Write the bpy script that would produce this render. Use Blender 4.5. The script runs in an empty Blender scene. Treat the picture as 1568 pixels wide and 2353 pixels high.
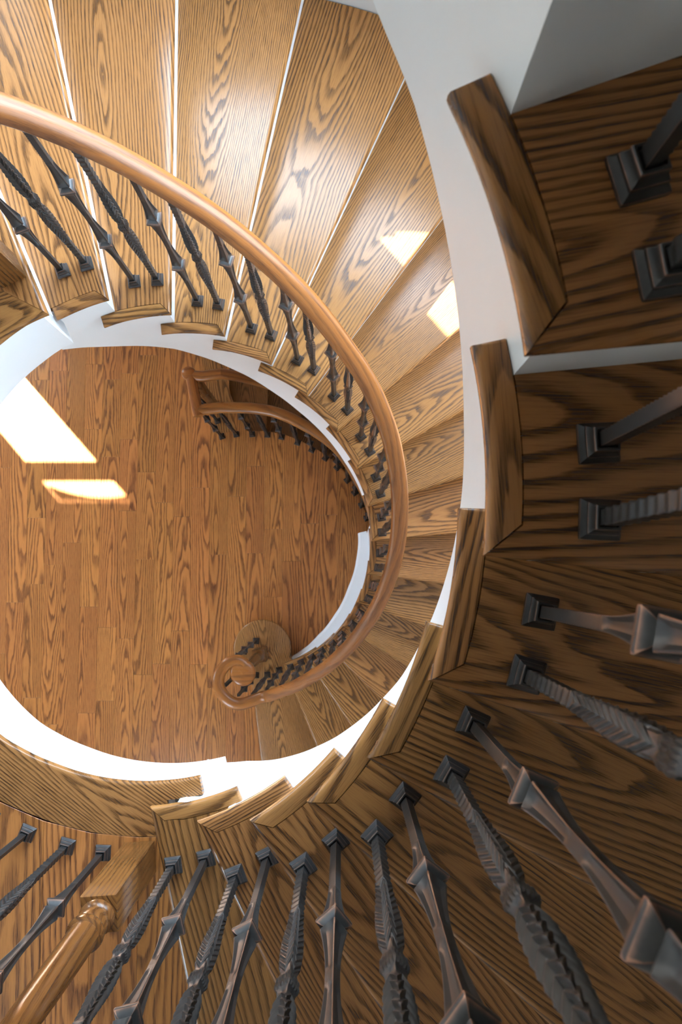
import bpy, bmesh, math, random
from mathutils import Vector, Matrix, Quaternion
random.seed(7)
scene = bpy.context.scene
COL = scene.collection
# Everything below is laid out in stair risers: one unit = one riser. U turns risers into metres.
U = 0.19
PI = math.pi
def rad(a): return math.radians(a)

# ------------------------------------------------------------------ camera, sky, sun, exposure
CAM_Z = 28.011
AX, AY = 0.0765579, 0.0018185
cam_data = bpy.data.cameras.new('camera')
cam_data.sensor_fit = 'VERTICAL'
cam_data.sensor_height = 22.3
cam_data.lens = 22.3 * 1900.0 / 2353.0
cam_data.clip_start = 0.02
cam_data.dof.use_dof = True
cam_data.dof.focus_distance = 8.6 * U
cam_data.dof.aperture_fstop = 7.1
cam = bpy.data.objects.new('camera', cam_data)
COL.objects.link(cam)
Mx = Matrix.Rotation(AX, 3, 'X') @ Matrix.Rotation(AY, 3, 'Y')
cam.matrix_world = Matrix.Translation((0, 0, CAM_Z * U)) @ Mx.to_4x4()
scene.camera = cam

world = bpy.data.worlds.new('sky')
scene.world = world
world.use_nodes = True
wt = world.node_tree
bg = wt.nodes['Background']
# pale blue sky above the horizon, darker ground below it
geo = wt.nodes.new('ShaderNodeTexCoord'); sp = wt.nodes.new('ShaderNodeSeparateXYZ'); wr = wt.nodes.new('ShaderNodeValToRGB')
wt.links.new(geo.outputs['Generated'], sp.inputs[0]); wt.links.new(sp.outputs[2], wr.inputs[0]); wt.links.new(wr.outputs[0], bg.inputs['Color'])
wr.color_ramp.elements[0].position = 0.0; wr.color_ramp.elements[0].color = (0.17, 0.165, 0.14, 1)
wr.color_ramp.elements[1].position = 0.04; wr.color_ramp.elements[1].color = (0.62, 0.81, 1.0, 1)
bg.inputs['Strength'].default_value = 25.0

SUN = Vector((0.56, -0.64, -1.0))
sun_data = bpy.data.lights.new('sun', 'SUN')
sun_data.energy = 85.0
sun_data.angle = rad(0.6)
sun_data.color = (1.0, 0.95, 0.86)
sun = bpy.data.objects.new('sun', sun_data)
COL.objects.link(sun)
sun.rotation_euler = SUN.to_track_quat('-Z', 'Y').to_euler()
sun.location = (-12 * U, 30 * U, 60 * U)

scene.view_settings.view_transform = 'Standard'
scene.view_settings.look = 'None'
scene.view_settings.exposure = 0.42
scene.view_settings.gamma = 1.0
scene.view_settings.use_curve_mapping = False
scene.cycles.use_denoising = True
scene.cycles.max_bounces = 10
scene.cycles.diffuse_bounces = 6

def portal(name, loc, size, target):
    d = bpy.data.lights.new(name, 'AREA')
    d.shape = 'RECTANGLE'
    d.size, d.size_y = size[0] * U, size[1] * U
    d.cycles.is_portal = True
    o = bpy.data.objects.new(name, d)
    COL.objects.link(o)
    o.location = Vector(loc) * U
    o.rotation_euler = (Vector(target)).to_track_quat('-Z', 'Z').to_euler()
    return o

# ------------------------------------------------------------------ measured plan of the stair
C1 = Vector((-2.7894, 0.7333)); R1 = 3.478          # lower flight
C2 = Vector((-2.5303, 0.4757)); R2 = 3.2428         # upper flight
ST1, PH1 = 12.687, 102.664                          # lower flight: degrees per step, front angle of the tread under the landing
ST2, PH2 = 13.1667, 6.326
ZL = 17.0                                           # second floor
ROUT = 10.55                                        # curved outer wall, about C1
TH = 0.145                                          # tread thickness
WR = 0.17                                           # width of the mitred return nosing
OV = 0.138                                          # nosing overhang in front of the riser
LAY = -9.817                                        # straight wall at the back
YW = C1.y + ROUT                                    # straight wall at the front

def lerp_table(t, x):
    t = sorted(t)
    if x <= t[0][0]: return t[0][1]
    for (a, va), (b, vb) in zip(t, t[1:]):
        if x <= b:
            s = (x - a) / (b - a)
            s = s * s * (3 - 2 * s) * 0.35 + s * 0.65
            return va + (vb - va) * s
    return t[-1][1]

F1 = {0: 113.6, 1: 101.82, 2: 89.65, 3: 77.64, 4: 65.06, 5: 52.91, 6: 39.72, 7: 27.14, 8: 14.09, 9: 1.4, 10: -11.73,
      11: -24.57, 12: -37.6, 13: -50.3, 14: -62.6, 15: -75.0, 16: -87.8}
RI1 = [(115, 3.40), (101.8, 3.445), (89.6, 3.467), (77.6, 3.483), (40, 3.482), (1.4, 3.482), (-24, 3.486), (-38, 3.51), (-50, 3.53), (-75, 3.58), (-90, 3.62)]
RB1 = [(110, 4.03), (98, 4.03), (87, 4.02), (74, 3.985), (55, 3.99), (43, 3.965), (31, 3.935), (18, 3.845), (5, 3.765), (-8, 3.74), (-21, 3.73),
       (-34, 3.71), (-47, 3.69), (-60, 3.69), (-66, 3.75), (-73, 3.775), (-79, 3.86), (-85, 3.95), (-90, 3.93)]
RR1 = [(118, 4.10), (98, 4.08), (79, 3.985), (64, 3.945), (46, 3.94), (36, 3.975), (26, 3.97), (16, 3.93), (9, 3.90), (4, 3.877), (-8, 3.84),
       (-18, 3.80), (-29, 3.767), (-42, 3.76), (-57, 3.797), (-71, 3.905), (-81, 4.02)]
def noz1(a): return CAM_Z - (CAM_Z - ZL + 1 + (PH1 - a) / ST1)     # height of the nosing line, lower flight
def noz2(a): return CAM_Z - (3.0108 + (PH2 - a) / ST2)
FR2 = {0: 6.3, 1: -6.7, 2: -20.01, 3: -33.33, 4: -46.55, 5: -59.55, 6: -72.48, 7: -85.66}
for k in range(1, 6): FR2[-k] = PH2 + k * ST2
def z2(k): return CAM_Z - 3.011 - k                                 # tread height, upper flight (k = 0 nearest the camera)
def z1(k): return ZL - k

def polar(R, a): return Vector((R * math.cos(rad(a)), R * math.sin(rad(a))))
def rout(c, a):
    """distance from c at angle a to the outer wall (round on the right, straight towards the left)"""
    d = polar(1, a); o = c - C1
    b = o.dot(d); q = o.dot(o) - ROUT * ROUT
    t = -b + math.sqrt(b * b - q)
    p = c + d * t
    if p.x < C1.x:
        if d.y > 0: t = (YW - c.y) / d.y
        else: t = (LAY - c.y) / d.y
    return t

def ray_wall(p, d, c):
    """length from p (relative to c) along unit d to the outer wall"""
    o = p + c - C1
    b = o.dot(d); q = o.dot(o) - ROUT * ROUT
    t = -b + math.sqrt(b * b - q)
    w = p + c + d * t
    if w.x < C1.x:
        if d.y > 0: t = (YW - c.y - p.y) / d.y
        else: t = (LAY - c.y - p.y) / d.y
    return t
def ray_circle(p, d, R):
    b = p.dot(d); q = p.dot(p) - R * R
    return -b + math.sqrt(max(0.0, b * b - q))
def ang(p): return math.degrees(math.atan2(p.y, p.x))
# how far each tread front is turned from the radial line
SK1 = {k: v for k, v in zip(range(0, 17), (0, .6, .6, .4, .8, .5, .7, 1.5, 3.2, 4.2, 4.7, 5.2, 6.0, 6.6, 7.0, 7.4, 7.4))}
SK2 = {0: -0.8, 1: 0.7, 2: 2.0, 3: 3.8, 4: 4.8, 5: 5.4, 6: 9.2, 7: 8.6}

# ------------------------------------------------------------------ materials
def nd(nt, t, **kw):
    n = nt.nodes.new(t)
    for k, v in kw.items():
        if k in ('operation', 'blend_type', 'data_type', 'attribute_name', 'noise_dimensions'): setattr(n, k, v)
    return n
def mth(nt, op, a, b=None, c=None):
    n = nt.nodes.new('ShaderNodeMath'); n.operation = op
    for i, v in enumerate((a, b, c)):
        if v is None: continue
        if isinstance(v, (int, float)): n.inputs[i].default_value = v
        else: nt.links.new(v, n.inputs[i])
    return n.outputs[0]
def mixc(nt, fac, a, b):
    n = nt.nodes.new('ShaderNodeMix'); n.data_type = 'RGBA'
    for s, v in ((n.inputs[0], fac), (n.inputs[6], a), (n.inputs[7], b)):
        if isinstance(v, (int, float)): s.default_value = v
        elif isinstance(v, tuple): s.default_value = v if len(v) == 4 else v + (1,)
        else: nt.links.new(v, s)
    return n.outputs[2]
def new_mat(name):
    m = bpy.data.materials.new(name); m.use_nodes = True
    return m, m.node_tree, m.node_tree.nodes['Principled BSDF']

def wood(name, light, dark, uv=False, spacing=0.009, strength=0.85, rough=0.19, slope=0.07, warp=1.0, var=0.14, bump=0.06, coat=0.0):
    """oak: growth rings of a log cut lengthways (local x is the length), open pores, a tint per board"""
    m, nt, bs = new_mat(name)
    tc = nt.nodes.new('ShaderNodeTexCoord'); oi = nt.nodes.new('ShaderNodeObjectInfo')
    src = tc.outputs['UV'] if uv else tc.outputs['Object']
    off = nt.nodes.new('ShaderNodeCombineXYZ')
    nt.links.new(mth(nt, 'MULTIPLY', oi.outputs['Random'], 23.7), off.inputs[0])
    nt.links.new(mth(nt, 'MULTIPLY', mth(nt, 'SUBTRACT', mth(nt, 'FRACT', mth(nt, 'MULTIPLY', oi.outputs['Random'], 57.3)), 0.5), 0.16), off.inputs[1])
    nt.links.new(mth(nt, 'MULTIPLY', oi.outputs['Random'], 3.1), off.inputs[2])
    rnd2 = mth(nt, 'FRACT', mth(nt, 'MULTIPLY', oi.outputs['Random'], 91.7))
    sep0 = nt.nodes.new('ShaderNodeSeparateXYZ'); nt.links.new(src, sep0.inputs[0])
    add = nt.nodes.new('ShaderNodeVectorMath'); add.operation = 'ADD'
    nt.links.new(src, add.inputs[0]); nt.links.new(off.outputs[0], add.inputs[1])
    def noise(sx, sy, sz, scale, detail=2.0, rgh=0.5):
        mp = nt.nodes.new('ShaderNodeMapping'); mp.inputs['Scale'].default_value = (sx, sy, sz)
        nt.links.new(add.outputs[0], mp.inputs[0])
        n = nt.nodes.new('ShaderNodeTexNoise'); n.inputs['Scale'].default_value = scale
        n.inputs['Detail'].default_value = detail; n.inputs['Roughness'].default_value = rgh
        nt.links.new(mp.outputs[0], n.inputs['Vector'])
        return n.outputs['Fac']
    n1 = noise(1.3, 9, 3, 1.0, 2.0)
    n2 = noise(2.6, 14, 3, 1.0, 2.0)
    n3 = noise(16, 110, 3, 1.0, 3.0)
    sep = nt.nodes.new('ShaderNodeSeparateXYZ'); nt.links.new(add.outputs[0], sep.inputs[0])
    yy = mth(nt, 'ADD', mth(nt, 'ADD', sep0.outputs[1], mth(nt, 'MULTIPLY', mth(nt, 'SUBTRACT', rnd2, 0.5), 0.11)),
             mth(nt, 'MULTIPLY', mth(nt, 'SUBTRACT', n1, 0.5), 0.034 * warp))
    xs = mth(nt, 'MULTIPLY', sep.outputs[0], slope)
    xs = mth(nt, 'PINGPONG', xs, 0.09)
    zz = mth(nt, 'ADD', mth(nt, 'ADD', xs, 0.012), mth(nt, 'MULTIPLY', mth(nt, 'SUBTRACT', n2, 0.5), 0.034 * warp))
    r = mth(nt, 'SQRT', mth(nt, 'ADD', mth(nt, 'MULTIPLY', yy, yy), mth(nt, 'MULTIPLY', zz, zz)))
    r = mth(nt, 'ADD', r, mth(nt, 'MULTIPLY', mth(nt, 'SUBTRACT', n3, 0.5), 0.0038))
    fr = mth(nt, 'FRACT', mth(nt, 'DIVIDE', r, mth(nt, 'MULTIPLY', spacing, mth(nt, 'ADD', 0.7, mth(nt, 'MULTIPLY', mth(nt, 'FRACT', mth(nt, 'MULTIPLY', oi.outputs['Random'], 13.3)), 0.6)))))
    ramp = nt.nodes.new('ShaderNodeValToRGB'); nt.links.new(fr, ramp.inputs[0])
    cr = ramp.color_ramp
    cr.elements[0].position = 0.0; cr.elements[0].color = (0.25, 0.25, 0.25, 1)
    cr.elements[1].position = 1.0; cr.elements[1].color = (0.12, 0.12, 0.12, 1)
    for p, v in ((0.10, 1.0), (0.30, 0.80), (0.48, 0.30), (0.70, 0.04)):
        e = cr.elements.new(p); e.color = (v, v, v, 1)
    pores = noise(18, 620, 40, 1.0, 3.0, 0.65)
    pr = nt.nodes.new('ShaderNodeMapRange'); nt.links.new(pores, pr.inputs[0])
    pr.inputs[1].default_value = 0.36; pr.inputs[2].default_value = 0.66; pr.inputs[3].default_value = 0.55; pr.inputs[4].default_value = 1.15
    ring = mth(nt, 'MULTIPLY', ramp.outputs[0], pr.outputs[0])
    patch = noise(3, 9, 3, 1.0, 1.0)
    ring = mth(nt, 'MULTIPLY', ring, mth(nt, 'ADD', 0.62, mth(nt, 'MULTIPLY', patch, 0.75)))
    fine = nt.nodes.new('ShaderNodeMapRange'); nt.links.new(pores, fine.inputs[0])
    fine.inputs[1].default_value = 0.50; fine.inputs[2].default_value = 0.75; fine.inputs[3].default_value = 0.0; fine.inputs[4].default_value = 0.35
    fac = mth(nt, 'MINIMUM', mth(nt, 'ADD', mth(nt, 'MULTIPLY', ring, strength), fine.outputs[0]), 0.97)
    col = mixc(nt, fac, light, dark)
    hsv = nt.nodes.new('ShaderNodeHueSaturation'); nt.links.new(col, hsv.inputs['Color'])
    nt.links.new(mth(nt, 'ADD', 1 - var / 2, mth(nt, 'MULTIPLY', rnd2, var)), hsv.inputs['Value'])
    nt.links.new(mth(nt, 'ADD', 0.4965, mth(nt, 'MULTIPLY', oi.outputs['Random'], 0.006)), hsv.inputs['Hue'])
    nt.links.new(hsv.outputs[0], bs.inputs['Base Color'])
    bs.inputs['Specular IOR Level'].default_value = 0.31
    bs.inputs['Coat Weight'].default_value = coat; bs.inputs['Coat Roughness'].default_value = 0.13
    nt.links.new(mth(nt, 'ADD', rough, mth(nt, 'MULTIPLY', ring, 0.10)), bs.inputs['Roughness'])
    if bump:
        b = nt.nodes.new('ShaderNodeBump'); b.inputs['Strength'].default_value = bump; b.inputs['Distance'].default_value = 0.002; b.invert = True
        nt.links.new(fac, b.inputs['Height']); nt.links.new(b.outputs[0], bs.inputs['Normal'])
    return m

OAK_L, OAK_D = (0.345, 0.158, 0.050), (0.028, 0.0098, 0.0040)
M_TREAD = wood('oak_tread', OAK_L, OAK_D, spacing=0.0085)
M_FLOOR = wood('oak_floor', (0.46, 0.182, 0.049), (0.075, 0.0220, 0.0070), spacing=0.010, slope=0.045, var=0.20, rough=0.28)
M_RAIL = wood('oak_rail', (0.29, 0.108, 0.024), (0.085, 0.027, 0.008), uv=True, spacing=0.012, strength=0.6, rough=0.27, slope=0.03, warp=0.7, bump=0.03)
M_NEWEL = wood('oak_newel', (0.20, 0.080, 0.022), (0.045, 0.016, 0.006), uv=True, spacing=0.011, strength=0.7, rough=0.18, slope=0.05, bump=0.03)

def paint(name, col, rough=0.5):
    m, nt, bs = new_mat(name)
    tc = nt.nodes.new('ShaderNodeTexCoord')
    n = nt.nodes.new('ShaderNodeTexNoise'); n.inputs['Scale'].default_value = 9.0; n.inputs['Detail'].default_value = 4
    nt.links.new(tc.outputs['Object'], n.inputs['Vector'])
    c2 = tuple(c * 0.955 for c in col)
    nt.links.new(mixc(nt, n.outputs['Fac'], col, c2), bs.inputs['Base Color'])
    bs.inputs['Roughness'].default_value = rough
    n2 = nt.nodes.new('ShaderNodeTexNoise'); n2.inputs['Scale'].default_value = 160.0
    nt.links.new(tc.outputs['Object'], n2.inputs['Vector'])
    b = nt.nodes.new('ShaderNodeBump'); b.inputs['Strength'].default_value = 0.04; b.inputs['Distance'].default_value = 0.002
    nt.links.new(n2.outputs['Fac'], b.inputs['Height']); nt.links.new(b.outputs[0], bs.inputs['Normal'])
    return m
M_WHITE = paint('white_trim_paint', (0.81, 0.845, 0.87), 0.4)
M_WALL = paint('greige_wall_paint', (0.60, 0.59, 0.57), 0.6)

def bronze():
    m, nt, bs = new_mat('oil_rubbed_bronze')
    at = nt.nodes.new('ShaderNodeAttribute'); at.attribute_name = 'wear'
    tc = nt.nodes.new('ShaderNodeTexCoord')
    n = nt.nodes.new('ShaderNodeTexNoise'); n.inputs['Scale'].default_value = 70.0; n.inputs['Detail'].default_value = 5
    nt.links.new(tc.outputs['Object'], n.inputs['Vector'])
    base = mixc(nt, n.outputs['Fac'], (0.030, 0.031, 0.033), (0.070, 0.069, 0.068))
    mr = nt.nodes.new('ShaderNodeMapRange'); nt.links.new(n.outputs['Fac'], mr.inputs[0])
    mr.inputs[1].default_value = 0.40; mr.inputs[2].default_value = 0.62; mr.inputs[3].default_value = 0.45; mr.inputs[4].default_value = 1.0
    pw = mth(nt, 'POWER', at.outputs['Fac'], 5.0)
    nt.links.new(mixc(nt, mth(nt, 'MULTIPLY', pw, mr.outputs[0]), base, (0.32, 0.165, 0.105)), bs.inputs['Base Color'])
    bs.inputs['Metallic'].default_value = 0.6
    nt.links.new(mth(nt, 'ADD', 0.30, mth(nt, 'MULTIPLY', n.outputs['Fac'], 0.16)), bs.inputs['Roughness'])
    return m
M_IRON = bronze()

def glass():
    m = bpy.data.materials.new('window_glass'); m.use_nodes = True
    nt = m.node_tree; nt.nodes.clear()
    out = nt.nodes.new('ShaderNodeOutputMaterial'); mx = nt.nodes.new('ShaderNodeMixShader')
    tr = nt.nodes.new('ShaderNodeBsdfTransparent'); gl = nt.nodes.new('ShaderNodeBsdfGlossy'); gl.inputs['Roughness'].default_value = 0.02
    mx.inputs[0].default_value = 0.06
    nt.links.new(tr.outputs[0], mx.inputs[1]); nt.links.new(gl.outputs[0], mx.inputs[2]); nt.links.new(mx.outputs[0], out.inputs[0])
    return m
M_GLASS = glass()

# ------------------------------------------------------------------ helpers
def new_obj(name, me, mat, parent=None, loc=(0, 0, 0), rz=0.0):
    o = bpy.data.objects.new(name, me)
    COL.objects.link(o)
    if mat is not None and not me.materials: me.materials.append(mat)
    o.location = Vector(loc) * U
    o.rotation_euler = (0, 0, rad(rz))
    if parent is not None: o.parent = parent
    return o
def make_mesh(name, verts, faces, smooth=False, uvs=None, wear=None, scale=U):
    me = bpy.data.meshes.new(name)
    me.from_pydata([tuple(c * scale for c in v) for v in verts], [], faces)
    if smooth is True:
        for p in me.polygons: p.use_smooth = True
    if uvs is not None:
        l = me.uv_layers.new(name='UVMap')
        for lp in me.loops: l.data[lp.index].uv = uvs[lp.vertex_index]
    if wear is not None:
        a = me.attributes.new('wear', 'FLOAT', 'POINT')
        for i, w in enumerate(wear): a.data[i].value = w
    me.update()
    return me
def smooth_by_angle(me, ang=35):
    bm = bmesh.new(); bm.from_mesh(me)
    for f in bm.faces: f.smooth = True
    for e in bm.edges:
        e.smooth = not (len(e.link_faces) == 2 and e.calc_face_angle(0) > rad(ang))
    bm.to_mesh(me); bm.free()
    return me
def thing(name, label, cat, loc=(0, 0, 0), rz=0, group=None):
    o = bpy.data.objects.new(name, None)
    COL.objects.link(o); o.location = Vector(loc) * U; o.rotation_euler = (0, 0, rad(rz))
    o.empty_display_size = 0.05
    o['label'] = label; o['category'] = cat
    if group: o['group'] = group
    return o
def struct(o, label=None):
    o['kind'] = 'structure'
    if label: o['label'] = label
    return o

def inset_poly(outline, b, t):
    n = len(outline); P = [Vector(p) for p in outline]
    out = []
    for i in range(n):
        e1 = (P[i] - P[i - 1]); e2 = (P[(i + 1) % n] - P[i])
        e1.normalize(); e2.normalize()
        n1 = Vector((-e1.y, e1.x)); n2 = Vector((-e2.y, e2.x))
        a, c = b[i - 1] * t, b[i] * t
        det = n1.x * n2.y - n1.y * n2.x
        if abs(det) < 0.15: d = (n1 + n2).normalized() * (a + c) * 0.5
        else: d = Vector(((a * n2.y - c * n1.y) / det, (n1.x * c - n2.x * a) / det))
        out.append(P[i] + d)
    return out
def slab(outline, b, z0, z1, seg=3):
    """prism over an anticlockwise outline; b[i] = rounding radius of the edge from point i to i+1"""
    n = len(outline)
    def inset(t): return inset_poly(outline, b, t)
    rows = []
    bm_ = max(b)
    for s in range(seg + 1):
        f = PI / 2 * s / seg
        rows.append((1 - math.sin(f), z0 + bm_ * (1 - math.cos(f))))
    for s in range(seg + 1):
        f = PI / 2 * s / seg
        rows.append((1 - math.cos(f), z1 - bm_ * (1 - math.sin(f))))
    verts, faces = [], []
    for t, z in rows:
        for p in inset(t): verts.append((p.x, p.y, z))
    m = len(rows)
    for r in range(m - 1):
        for i in range(n):
            j = (i + 1) % n
            faces.append((r * n + i, r * n + j, (r + 1) * n + j, (r + 1) * n + i))
    faces.append(tuple(reversed(range(n))))
    faces.append(tuple((m - 1) * n + i for i in range(n)))
    return verts, faces
def rot_pts(pts, a):
    c, s = math.cos(rad(a)), math.sin(rad(a))
    return [(p[0] * c - p[1] * s, p[0] * s + p[1] * c) for p in pts]
def arc(Rf, a0, a1, step=2.0):
    n = max(2, int(abs(a1 - a0) / step) + 1)
    return [polar(Rf(a0 + (a1 - a0) * i / n) if callable(Rf) else Rf, a0 + (a1 - a0) * i / n) for i in range(n + 1)]
def box_mesh(name, x0, x1, y0, y1, z0, z1):
    v = [(x, y, z) for z in (z0, z1) for y in (y0, y1) for x in (x0, x1)]
    f = [(0, 2, 3, 1), (4, 5, 7, 6), (0, 1, 5, 4), (2, 6, 7, 3), (0, 4, 6, 2), (1, 3, 7, 5)]
    return make_mesh(name, v, f)
NOSE = 0.055
TINY = 0.004

def flat_piece(name, outline, b, z0, z1, mat, parent, rot, loc=(0, 0, 0), seg=3):
    """a board whose local x (the grain) lies at angle rot"""
    pts = rot_pts(outline, -rot)
    v, f = slab(pts, b, z0, z1, seg)
    # local origin near the board so that its own grain coordinates stay small
    cx = sum(p[0] for p in pts) / len(pts); cy = sum(p[1] for p in pts) / len(pts)
    v = [(x - cx, y - cy, z - z1) for x, y, z in v]
    me = make_mesh(name, v, f)
    smooth_by_angle(me, 40)
    w = rot_pts([(cx, cy)], rot)[0]
    return new_obj(name, me, mat, parent, (loc[0] + w[0], loc[1] + w[1], loc[2] + z1), rot)

def build_flight(name, label, c, ks, front, skew, Rin, zt, znose, drop, low_clip, ret_end, s_range):
    T = thing(name, label, 'staircase', (c.x, c.y, 0))
    TM = M_TREAD
    ri = Rin
    def fline(k, back):
        """front line of tread k moved back by `back`: start on the joint circle, unit direction, end at the wall"""
        a0 = front[k]; sk = skew.get(k, 0.0)
        P = polar(ri(a0), a0); d = polar(1, a0 + sk); n = polar(1, a0 + sk + 90)
        p = P + n * back
        return p, d
    for k in ks:
        a0 = front[k]; a1 = front[k - 1]; z = zt(k)
        P, d = fline(k, 0.0)
        Q = P + d * (ray_wall(P, d, c) - 0.02)
        aj0 = a0 + math.degrees(WR / (ri(a0) + WR))
        Bp, bd = fline(k - 1, OV + 0.07)
        Bj = Bp + bd * ray_circle(Bp, bd, ri(a1) + WR)
        Bo = Bp + bd * (ray_wall(Bp, bd, c) - 0.02)
        mid = a0 + skew.get(k, 0.0) + (a1 - a0) * 0.4
        outer = arc(lambda a: rout(c, a) - 0.02, ang(Q), ang(Bo), 3.0)[1:-1]
        inner = arc(lambda a: ri(a) + WR, ang(Bj), aj0, 2.0)
        pts = [P, Q] + outer + [Bo] + inner
        b = [NOSE] + [TINY] * (len(pts) - 1)
        tr = flat_piece('tread', pts, b, z - TH, z, TM, T, mid)
        # mitred return nosing along the well
        ae = ret_end(k)
        outer = arc(lambda a: ri(a) + WR, aj0, ae, 2.0)
        inner = arc(ri, ae, a0, 2.0)
        pts = outer + inner
        b = [TINY] * (len(outer) - 1) + [NOSE * 0.5] + [NOSE] * (len(inner) - 1) + [TINY]
        mr = (aj0 + ae) / 2 + 90
        rn = flat_piece('return_nosing', pts, b, z - TH, z, TM, T, mr)
        rn.parent = tr
        rn.location = Matrix.Rotation(-rad(mid), 3, 'Z') @ (rn.location - tr.location)
        rn.rotation_euler = (0, 0, rad(mr - mid))
        # riser under the front nosing
        Rp, rd = fline(k, OV)
        t0 = ray_circle(Rp, rd, ri(a0) + WR)
        me = box_mesh('riser', t0, ray_wall(Rp, rd, c) - 0.03, 0, 0.09, zt(k) - 1 + 0.002, zt(k) - TH)
        new_obj('riser', me, M_WHITE, T, (Rp.x, Rp.y, 0), a0 + skew.get(k, 0.0))
    # closed stringer on the well side with the plaster soffit below
    amax, amin = s_range
    ra = {}
    for k in front:
        p_, d_ = fline(k, OV); ra[k] = ang(p_ + d_ * ray_circle(p_, d_, Rin(front[k]) + WR))
        while ra[k] < front[k] - 180: ra[k] += 360
    cuts = sorted(ra[k] for k in front if amin < ra[k] < amax)
    A = []
    a = amin
    while a < amax: A.append(a); a += 1.5
    A.append(amax)
    A = sorted(set([x for x in A if all(abs(x - q) > 0.2 for q in cuts)] + cuts))
    def top(a):
        best = None
        for k in front:
            if ra[k] <= a + 1e-6 and (best is None or front[k] > front[best]): best = k
        return zt(best) - TH if best is not None else zt(max(front)) - 1
    def low(a): return max(low_clip(a), znose(a) - drop(a))
    v, f = [], []
    for p, q in zip(A, A[1:]):
        m = (p + q) / 2; t = top(m)
        i = len(v)
        for a in (p, q):
            d = polar(Rin(a) + WR, a); d2 = polar(Rin(a) + WR + 0.16, a)
            v += [(d.x, d.y, low(a)), (d.x, d.y, t), (d2.x, d2.y, t), (d2.x, d2.y, low(a))]
        f += [(i, i + 1, i + 5, i + 4), (i + 1, i + 2, i + 6, i + 5), (i + 2, i + 3, i + 7, i + 6), (i + 3, i, i + 4, i + 7)]
    f += [(0, 3, 2, 1), (len(v) - 4, len(v) - 3, len(v) - 2, len(v) - 1)]
    me = make_mesh('stringer', v, f); smooth_by_angle(me, 20)
    new_obj('stringer', me, M_WHITE, T)
    v, f = [], []
    A2 = [x for x in A if low(x) > -0.5]
    for a in A2:
        d = polar(Rin(a) + WR + 0.1, a); e = polar(rout(c, a) - 0.02, a)
        v += [(d.x, d.y, low(a) + 0.002), (e.x, e.y, low(a) + 0.002), (e.x, e.y, low(a) + 0.12), (d.x, d.y, low(a) + 0.12)]
    for i in range(len(A2) - 1):
        for j in range(4):
            f.append((4 * i + j, 4 * i + (j + 1) % 4, 4 * i + 4 + (j + 1) % 4, 4 * i + 4 + j))
    f += [(0, 1, 2, 3), tuple(len(v) - 1 - j for j in range(4))]
    me = make_mesh('soffit', v, f)
    new_obj('soffit', me, M_WALL, T)
    return T

# ------------------------------------------------------------------ the shell of the house
def plane_wall(name, p0, p1, z0, z1, th=0.16, holes=(), mat=None):
    """straight wall from p0 to p1; holes = (s0, s1, z0, z1) along the wall, th outwards (to the right of p0->p1)"""
    p0 = Vector(p0); p1 = Vector(p1); d = (p1 - p0); L = d.length; d.normalize(); n = Vector((d.y, -d.x))
    xs = sorted(set([0, L] + [h for q in holes for h in q[:2] if h < L - 1e-3])); zs = sorted(set([z0, z1] + [h for q in holes for h in q[2:4]]))
    v, f = [], []
    def solid(i, j):
        if i < 0 or j < 0 or i >= len(xs) - 1 or j >= len(zs) - 1: return False
        xm = (xs[i] + xs[i + 1]) / 2; zm = (zs[j] + zs[j + 1]) / 2
        return not any(q[0] < xm < q[1] and q[2] < zm < q[3] for q in holes)
    def quad(*ps):
        i = len(v); v.extend(ps); f.append(tuple(range(i, i + 4)))
    def pt(s, t, z): q = p0 + d * s + n * t; return (q.x, q.y, z)
    for i in range(len(xs) - 1):
        for j in range(len(zs) - 1):
            if not solid(i, j): continue
            a, b_, c, e = xs[i], xs[i + 1], zs[j], zs[j + 1]
            quad(pt(a, 0, c), pt(a, 0, e), pt(b_, 0, e), pt(b_, 0, c))
            quad(pt(a, th, c), pt(b_, th, c), pt(b_, th, e), pt(a, th, e))
            if not solid(i - 1, j): quad(pt(a, 0, c), pt(a, th, c), pt(a, th, e), pt(a, 0, e))
            if not solid(i + 1, j): quad(pt(b_, 0, c), pt(b_, 0, e), pt(b_, th, e), pt(b_, th, c))
            if not solid(i, j - 1): quad(pt(a, 0, c), pt(b_, 0, c), pt(b_, th, c), pt(a, th, c))
            if not solid(i, j + 1): quad(pt(a, 0, e), pt(a, th, e), pt(b_, th, e), pt(b_, 0, e))
    me = make_mesh(name, v, f)
    return struct(new_obj(name, me, mat or M_WALL))

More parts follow.
